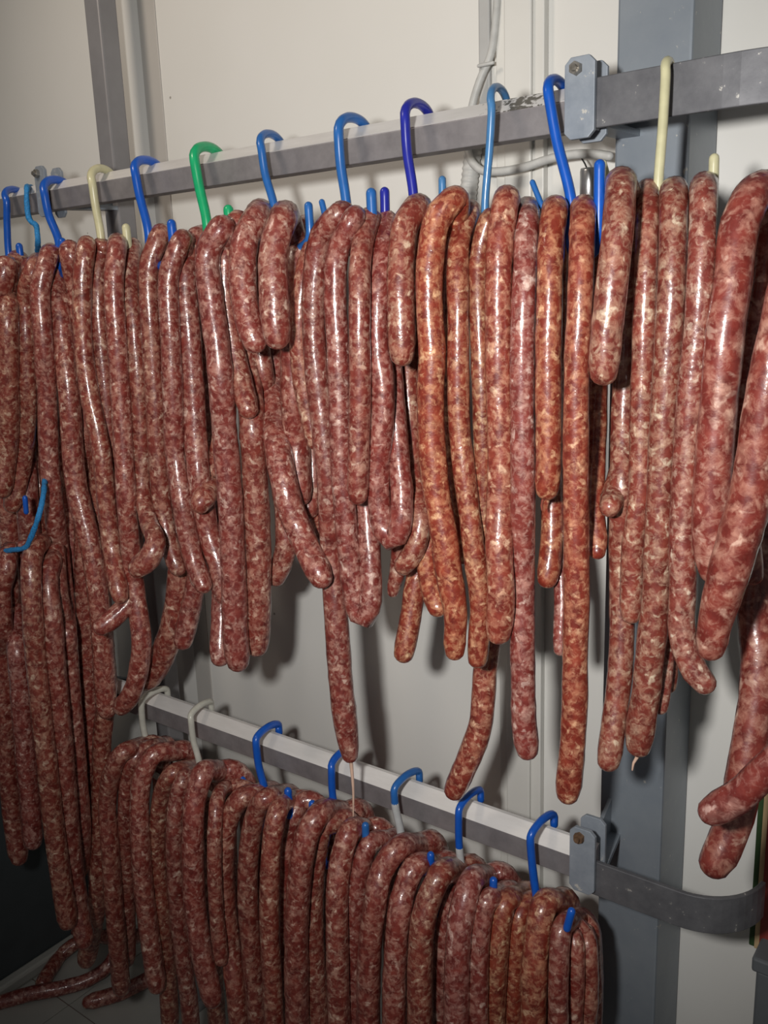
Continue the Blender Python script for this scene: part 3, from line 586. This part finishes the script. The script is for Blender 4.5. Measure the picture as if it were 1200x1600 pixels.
YC = dict(U=-0.030, L=-0.030, T=-0.085, F=0.0)
GROUP = dict(U='sausages hanging from the upper rail', L='sausage loops on the lower rail', T='sausages hanging from the twine', F='sausages lying on the floor')
STEP = 0.013
def x_at(px, y, z):
    """X of the point at depth y and height z that lies on the image column px"""
    k = (px - 600) / F_PX; Y = y + CAM_D
    return (k * (RM[2][1] * Y + RM[2][2] * z) - (RM[0][1] * Y + RM[0][2] * z)) / (RM[0][0] - k * RM[2][0])
segs = []
for si, s in enumerate(SAUS):
    kw = 1.14 if s['row'] == 'U' and s['front'][0][0] < 470 else 1.10 if s['row'] == 'T' else 1.06
    s['w'] *= kw; s['wb'] *= kw; s['kw'] = kw
    yc = YC[s['row']]; R = s['R']; yf = yc - R - s['layer'] * 0.020
    def rad(px, p): return px / F_PX * depth(p) / 2
    ctl = []
    def add(p, wpx): ctl.append([p.x, p.y, p.z, rad(wpx, p)])
    if s['row'] == 'F':
        for q in s['front']:
            d = RT @ np.array([(q[0] - 600) / F_PX, (q[1] - 800) / F_PX, 1.0])
            r0 = 0.0195; t = (Z_FLOOR + r0) / d[2]
            ctl.append([d[0] * t, d[1] * t - CAM_D, d[2] * t, r0 * rnd.uniform(0.92, 1.05)])
        A = Vector(ctl[0][:3])
    else:
        A = P(s['apex'][0], s['apex'][1], yc); wa = s['w']; ra = rad(wa, A)
        A.z -= ra * 0.75                                   # apex was read near the top outline
        f0 = P(s['front'][0][0], s['front'][0][1], yf)
        bk = s['back']
        if bk == 'auto':
            n = max(2, int(len(s['front']) * s['k']))
            yb = yc + R * 0.8
            bk = []
            if s['row'] == 'L':
                for i, q in enumerate(s['front'][1:n + 1]):
                    p = P(q[0], q[1], yf); bk.append(Vector((p.x + 0.006 + 0.006 * math.sin(si * 1.7), yb, p.z + 0.01)))
                bk.append(Vector((bk[-1].x - 0.01, yb, max(Z_FLOOR + 0.04, bk[-1].z - rnd.uniform(0.12, 0.24)))))
            for i, q in enumerate(s['front'][:n] if s['row'] != 'L' else []):
                e = P(q[0] + 11 + 6 * math.sin(si * 2.1 + i * 0.7), q[1] - 30 * ((si * 5) % 3), yb)
                bk.append(e)
        elif bk is None:
            bk = [A + Vector((0.012, R * 0.9, -0.07)), A + Vector((0.016, R * 0.9, -0.14))]
        else:
            n = len(bk); y0 = yc + R * 0.8; y1 = yf + 0.035 if s['yend'] is None else s['yend']
            bk = [P(q[0], q[1], y0 + (y1 - y0) * i / (n - 1)) for i, q in enumerate(bk)]
        for p in bk[::-1]:
            if p.z < A.z - R * 1.2: add(p, s['wb'])
        apx = pix(A); b0 = Vector(ctl[-1][:3]); h = max(0.03, A.z - b0.z)
        for a in (72, 36):                                   # back shoulder
            sa, ca = math.sin(math.radians(a)), math.cos(math.radians(a))
            dz = min(R, h * 0.8) * (1 - ca); y = yc + (b0.y - yc) * sa if b0.y > yc else yc + R * 0.8 * sa
            if s['row'] == 'U': x = x_at(apx[0] + (pix(b0)[0] - apx[0]) * min(1, dz / h), y, A.z - dz)
            else: x = A.x + (b0.x - A.x) * (1 - ca)
            add(Vector((x, y, A.z - dz)), wa)
        add(A, wa)
        h = max(0.015, A.z - f0.z); q0 = s['front'][0]
        if h > R * 0.9:
            for a in (35, 70) if h > R * 1.6 else (40,):      # front shoulder
                sa, ca = math.sin(math.radians(a)), math.cos(math.radians(a))
                dz = R * (1 - ca); y = yc + (yf - yc) * sa
                add(Vector((x_at(apx[0] + (q0[0] - apx[0]) * (dz / h) ** 0.8, y, A.z - dz), y, A.z - dz)), wa)
        for q in s['front']:
            y = yf
            for _ in range(4):
                p = P(q[0], q[1], y); u = min(1.0, max(0.0, (A.z - p.z) / R))
                y = yc + (yf - yc) * math.sqrt(max(0.0, 1 - (1 - u) ** 2))
            add(P(q[0], q[1], y + (q[3] if len(q) > 3 else 0)), q[2] * s['kw'] if len(q) > 2 else s['w'])
    d = catmull(ctl, STEP)
    d[:, 3] = np.clip(d[:, 3], 0.006, 0.035)
    segs.append(d); s['A'] = A

# let the sausages push one another apart along the depth until they only touch
ids = np.concatenate([np.full(len(d), i) for i, d in enumerate(segs)])
pts = np.vstack(segs); rr = pts[:, 3]
camp = np.array(CAM)
dirs = pts[:, :3] - camp; ty = dirs[:, 1].copy(); dirs = dirs / ty[:, None]     # p = cam + dirs * t, t = y + CAM_D
t = ty.copy(); t0 = t.copy()
rows = np.array([s['row'] for s in SAUS])[ids]
free = rows != 'F'
r0 = rr.copy()
off = np.concatenate([[0], np.cumsum([len(d) for d in segs])])
for it in range(28):
    X = camp + dirs * t[:, None]
    rcur = r0 * t / t0
    kd = kdtree.KDTree(len(X))
    for i, x in enumerate(X): kd.insert(x, i)
    kd.balance()
    dt = np.zeros(len(X)); cnt = np.zeros(len(X))
    for i in range(len(X)):
        for co, j, dist in kd.find_range(X[i], rcur[i] + 0.03):
            if j <= i or ids[i] == ids[j]: continue
            pen = (rcur[i] + rcur[j]) * 0.97 - dist
            if pen <= 0: continue
            sgn = 1.0 if (t[i] - t[j] if abs(t[i] - t[j]) > 1e-4 else ids[j] - ids[i]) > 0 else -1.0
            dx = dist * dist - (t[i] - t[j]) ** 2
            need = math.sqrt(max(0.0, ((rcur[i] + rcur[j]) * 0.97) ** 2 - max(0, dx))) - abs(t[i] - t[j])
            mv = min(need, pen * 2.0) * 0.5
            dt[i] += sgn * mv; dt[j] -= sgn * mv; cnt[i] += 1; cnt[j] += 1
    k = cnt > 0
    t[k] += np.where(free[k], dt[k] / np.sqrt(cnt[k]) * 0.6, 0)
    for a, b in zip(off[:-1], off[1:]):
        for _ in range(2):
            tt = t[a:b].copy(); tt[1:-1] = 0.5 * t[a + 1:b - 1] + 0.25 * (t[a:b - 2] + t[a + 2:b]); t[a:b] = tt
    t = np.clip(t, t0 - 0.11, None)
    t = np.minimum(t, CAM_D + Y_POST - rcur - 0.004)
X = camp + dirs * t[:, None]; rfin = r0 * t / t0

for si, s in enumerate(SAUS):
    a, b = off[si], off[si + 1]
    path = X[a:b]; rad_ = rfin[a:b].copy()
    L = np.concatenate([[0], np.cumsum(np.linalg.norm(np.diff(path, axis=0), axis=1))])
    ph = rnd.uniform(0, 50)
    rad_ *= 1 + np.array([0.055 * noise.noise(Vector((l * 16 + ph, si, 0))) + 0.03 * noise.noise(Vector((l * 42 + ph, 9, si))) for l in L])
    rad_[0] *= 0.88; rad_[-1] *= 0.88
    loc = Vector(s['A'])
    me = tube_mesh('hanging_sausage', path, rad_, 16, bump=0.055, seed=si, origin=tuple(loc), round_k=0.9)
    nm = 'lying_sausage' if s['row'] == 'F' else 'hanging_sausage'
    o = link(nm, me, M_MEAT, None, loc)
    tag(o, s['label'], 'sausage', GROUP[s['row']])
    j = lambda v: rnd.uniform(-v, v)
    tt = s['tint'] or (1, 1, 1); br = 1 + j(0.09)
    o.color = (tt[0] * br, tt[1] * br * (1 + j(0.05)), tt[2] * br * (1 + j(0.07)), s['fat'] * (1 + j(0.08)))
    if s['tail']:
        yy = float(path[-1][1])
        tp = [tuple(path[-1])] + [tuple(P(x, y, yy)) for x, y in s['tail']]
        d = catmull(tp, 0.006); rt = np.linspace(0.0035, 0.0011, len(d))
        q = link('casing_tail', tube_mesh('casing_tail', d, rt, 8, origin=tuple(loc)), M_RAWGUT if s['tint'] == ORANGE else M_GUT, o)
        tag(q, 'dry stringy casing tail')

# ------------------------------------------------------------------ twine
def px_tube(name, pts, r, mat, label=None, cat=None, parent=None, sides=10, bump=0.0, step=0.008):
    p = [tuple(P(x, y, d)) for x, y, d in pts]
    dd = catmull(p, step)
    me = tube_mesh(name, dd, np.full(len(dd), r), sides, origin=p[0], bump=bump)
    o = link(name, me, mat, None, p[0])
    if label: tag(o, label, cat)
    if parent: o.parent = parent; o.matrix_parent_inverse = Matrix.Translation(-Vector(parent.location))
    return o
px_tube('blue_twine', [(49, 293, 0.055), (44, 292, 0.02), (42, 297, -0.018), (42, 320, -0.022), (47, 345, -0.022), (56, 352, -0.020), (59, 372, -0.03), (58, 420, 0.03), (64, 600, 0.03), (70, 720, -0.05), (68, 770, -0.13), (62, 800, -0.155), (52, 830, -0.16), (40, 855, -0.16), (20, 859, -0.16), (-15, 864, -0.15)],
        0.0055, M_TWINE, 'blue twine looped over the upper rail and around the left sausages', 'twine', None, 8, 0.25, 0.004)

# ------------------------------------------------------------------ things on the wall
x0, x1 = P(782, 20, Y_WALL).x, P(858, 20, Y_WALL).x
tk = empty('cable_trunking', ((x0 + x1) / 2, Y_WALL, Z_FLOOR)); tag(tk, 'white vertical plastic trunking on the wall behind the upper rail', 'trunking')
box_obj('channel', x0, x1, Y_WALL - 0.016, Y_WALL - 0.0005, Z_FLOOR, Z_TOP, M_TRUNK, tk, 0.002)
box_obj('cover', x0 + 0.018, x1 - 0.018, Y_WALL - 0.024, Y_WALL - 0.0165, Z_FLOOR, Z_TOP, M_TRUNK, tk, 0.003)
# ringed conduit below the rail, smooth pipe above it
cp = [tuple(P(727, 345, Y_WALL - 0.015)), tuple(P(733, 290, Y_WALL - 0.015)), tuple(P(741, 225, Y_WALL - 0.015)), tuple(P(748, 190, Y_WALL - 0.015))]
d = catmull(cp, 0.0022); rc = 0.0140 * (1 + 0.045 * np.sign(np.sin(np.arange(len(d)) * math.pi / 2 + 0.4)))
cond = link('corrugated_conduit', tube_mesh('corrugated_conduit', d, rc, 12, origin=cp[0]), M_CABLE, None, cp[0])
tag(cond, 'pale grey ringed conduit on the wall below the upper rail', 'conduit')
pipe = empty('flat_conduit', tuple(P(757, 100, Y_WALL))); tag(pipe, 'flat pale grey conduit running up the wall beside the trunking', 'conduit')
fx0, fx1 = P(751, 20, Y_WALL).x, P(769, 20, Y_WALL).x
box_obj('channel', fx0, fx1, Y_WALL - 0.009, Y_WALL - 0.0005, P(757, 178, Y_WALL).z, Z_TOP, M_PIPE, pipe, 0.003)
cab = px_tube('grey_cable', [(779, -30, .234), (775, 30, .233), (767, 85, .231), (750, 125, .226), (738, 165, .226), (730, 225, .218), (736, 250, .212), (752, 266, .208), (780, 268, .205), (820, 261, .204), (860, 248, .202), (900, 241, .200), (930, 241, .198), (952, 244, .195)],
              0.0066, M_CABLE, 'grey cable looping from the conduit to the wide post under the upper rail', 'cable')
q = px_tube('cable_tie', [(748, 103, .218), (757, 101, .216), (770, 98, .220)], 0.0028, M_CABLE, None, None, cab)
px_tube('thin_black_wire', [(906, 243, .205), (914, 256, .200), (919, 268, .200)], 0.0012, simple('black_wire', (0.02, 0.02, 0.02)), 'thin black wire above the silver cylinder', 'wire')
# silver cylinder
c0 = P(921, 300, 0.19); zt = P(921, 263, 0.19).z; zb = zt - 0.085
rad_c = 30 / F_PX * depth(c0) / 2
can = empty('metal_cylinder', (c0.x, 0.19, zb)); tag(can, 'short silver metal cylinder behind the sausages left of the wide post', 'cylinder')
prof = [(0, zb), (rad_c, zb), (rad_c, zt - 0.004), (rad_c * 0.93, zt), (rad_c * 0.80, zt), (rad_c * 0.78, zt - 0.006), (0, zt - 0.006)]
bm = bmesh.new(); rings = []
for r, z in prof:
    rings.append([bm.verts.new((c0.x + r * math.cos(k * math.tau / 28), 0.19 + r * math.sin(k * math.tau / 28), z)) for k in range(28)])
for r0_, r1_ in zip(rings[:-1], rings[1:]):
    for k in range(28): bm.faces.new((r0_[k], r0_[(k + 1) % 28], r1_[(k + 1) % 28], r1_[k]))
bmesh.ops.remove_doubles(bm, verts=bm.verts, dist=1e-6); bmesh.ops.recalc_face_normals(bm, faces=bm.faces)
bm_obj('body', bm, M_SILVER, can, True)
box_obj('wall_bracket', c0.x - 0.006, c0.x + 0.006, 0.19 + rad_c - 0.001, Y_WALL, zb + 0.03, zb + 0.042, M_CABLE, can)

# board and crate at the right edge
b0 = P(1180, 1300, 0.20).x; zt = P(1183, 1255, 0.20).z + 0.30; zb = P(1176, 1482, 0.20).z
bd = empty('bordered_board', (b0 + 0.2, 0.21, zb)); tag(bd, 'red board with tan border and dark green edge at the right photo edge', 'board')
box_obj('edge', b0, b0 + 0.42, 0.205, Y_WALL - 0.001, zb, zt, M_GREEN, bd, 0.002)
box_obj('border', b0 + 0.009, b0 + 0.41, 0.201, 0.2045, zb + 0.001, zt - 0.009, M_TAN, bd, 0.001)
box_obj('face', b0 + 0.017, b0 + 0.40, 0.197, 0.2005, zb + 0.008, zt - 0.018, M_RED, bd, 0.001)
k0 = P(1176, 1530, 0.16).x
cr = empty('grey_crate', (k0 + 0.2, 0.16, Z_FLOOR)); tag(cr, 'dark grey stacked plastic crate under the red board', 'crate')
ztop = P(1176, 1492, 0.15).z
box_obj('body', k0 + 0.006, k0 + 0.42, 0.15, Y_WALL - 0.002, Z_FLOOR, ztop - 0.025, M_CRATE, cr, 0.004)
box_obj('rim', k0, k0 + 0.426, 0.144, Y_WALL - 0.002, ztop - 0.0245, ztop, M_CRATE, cr, 0.004)
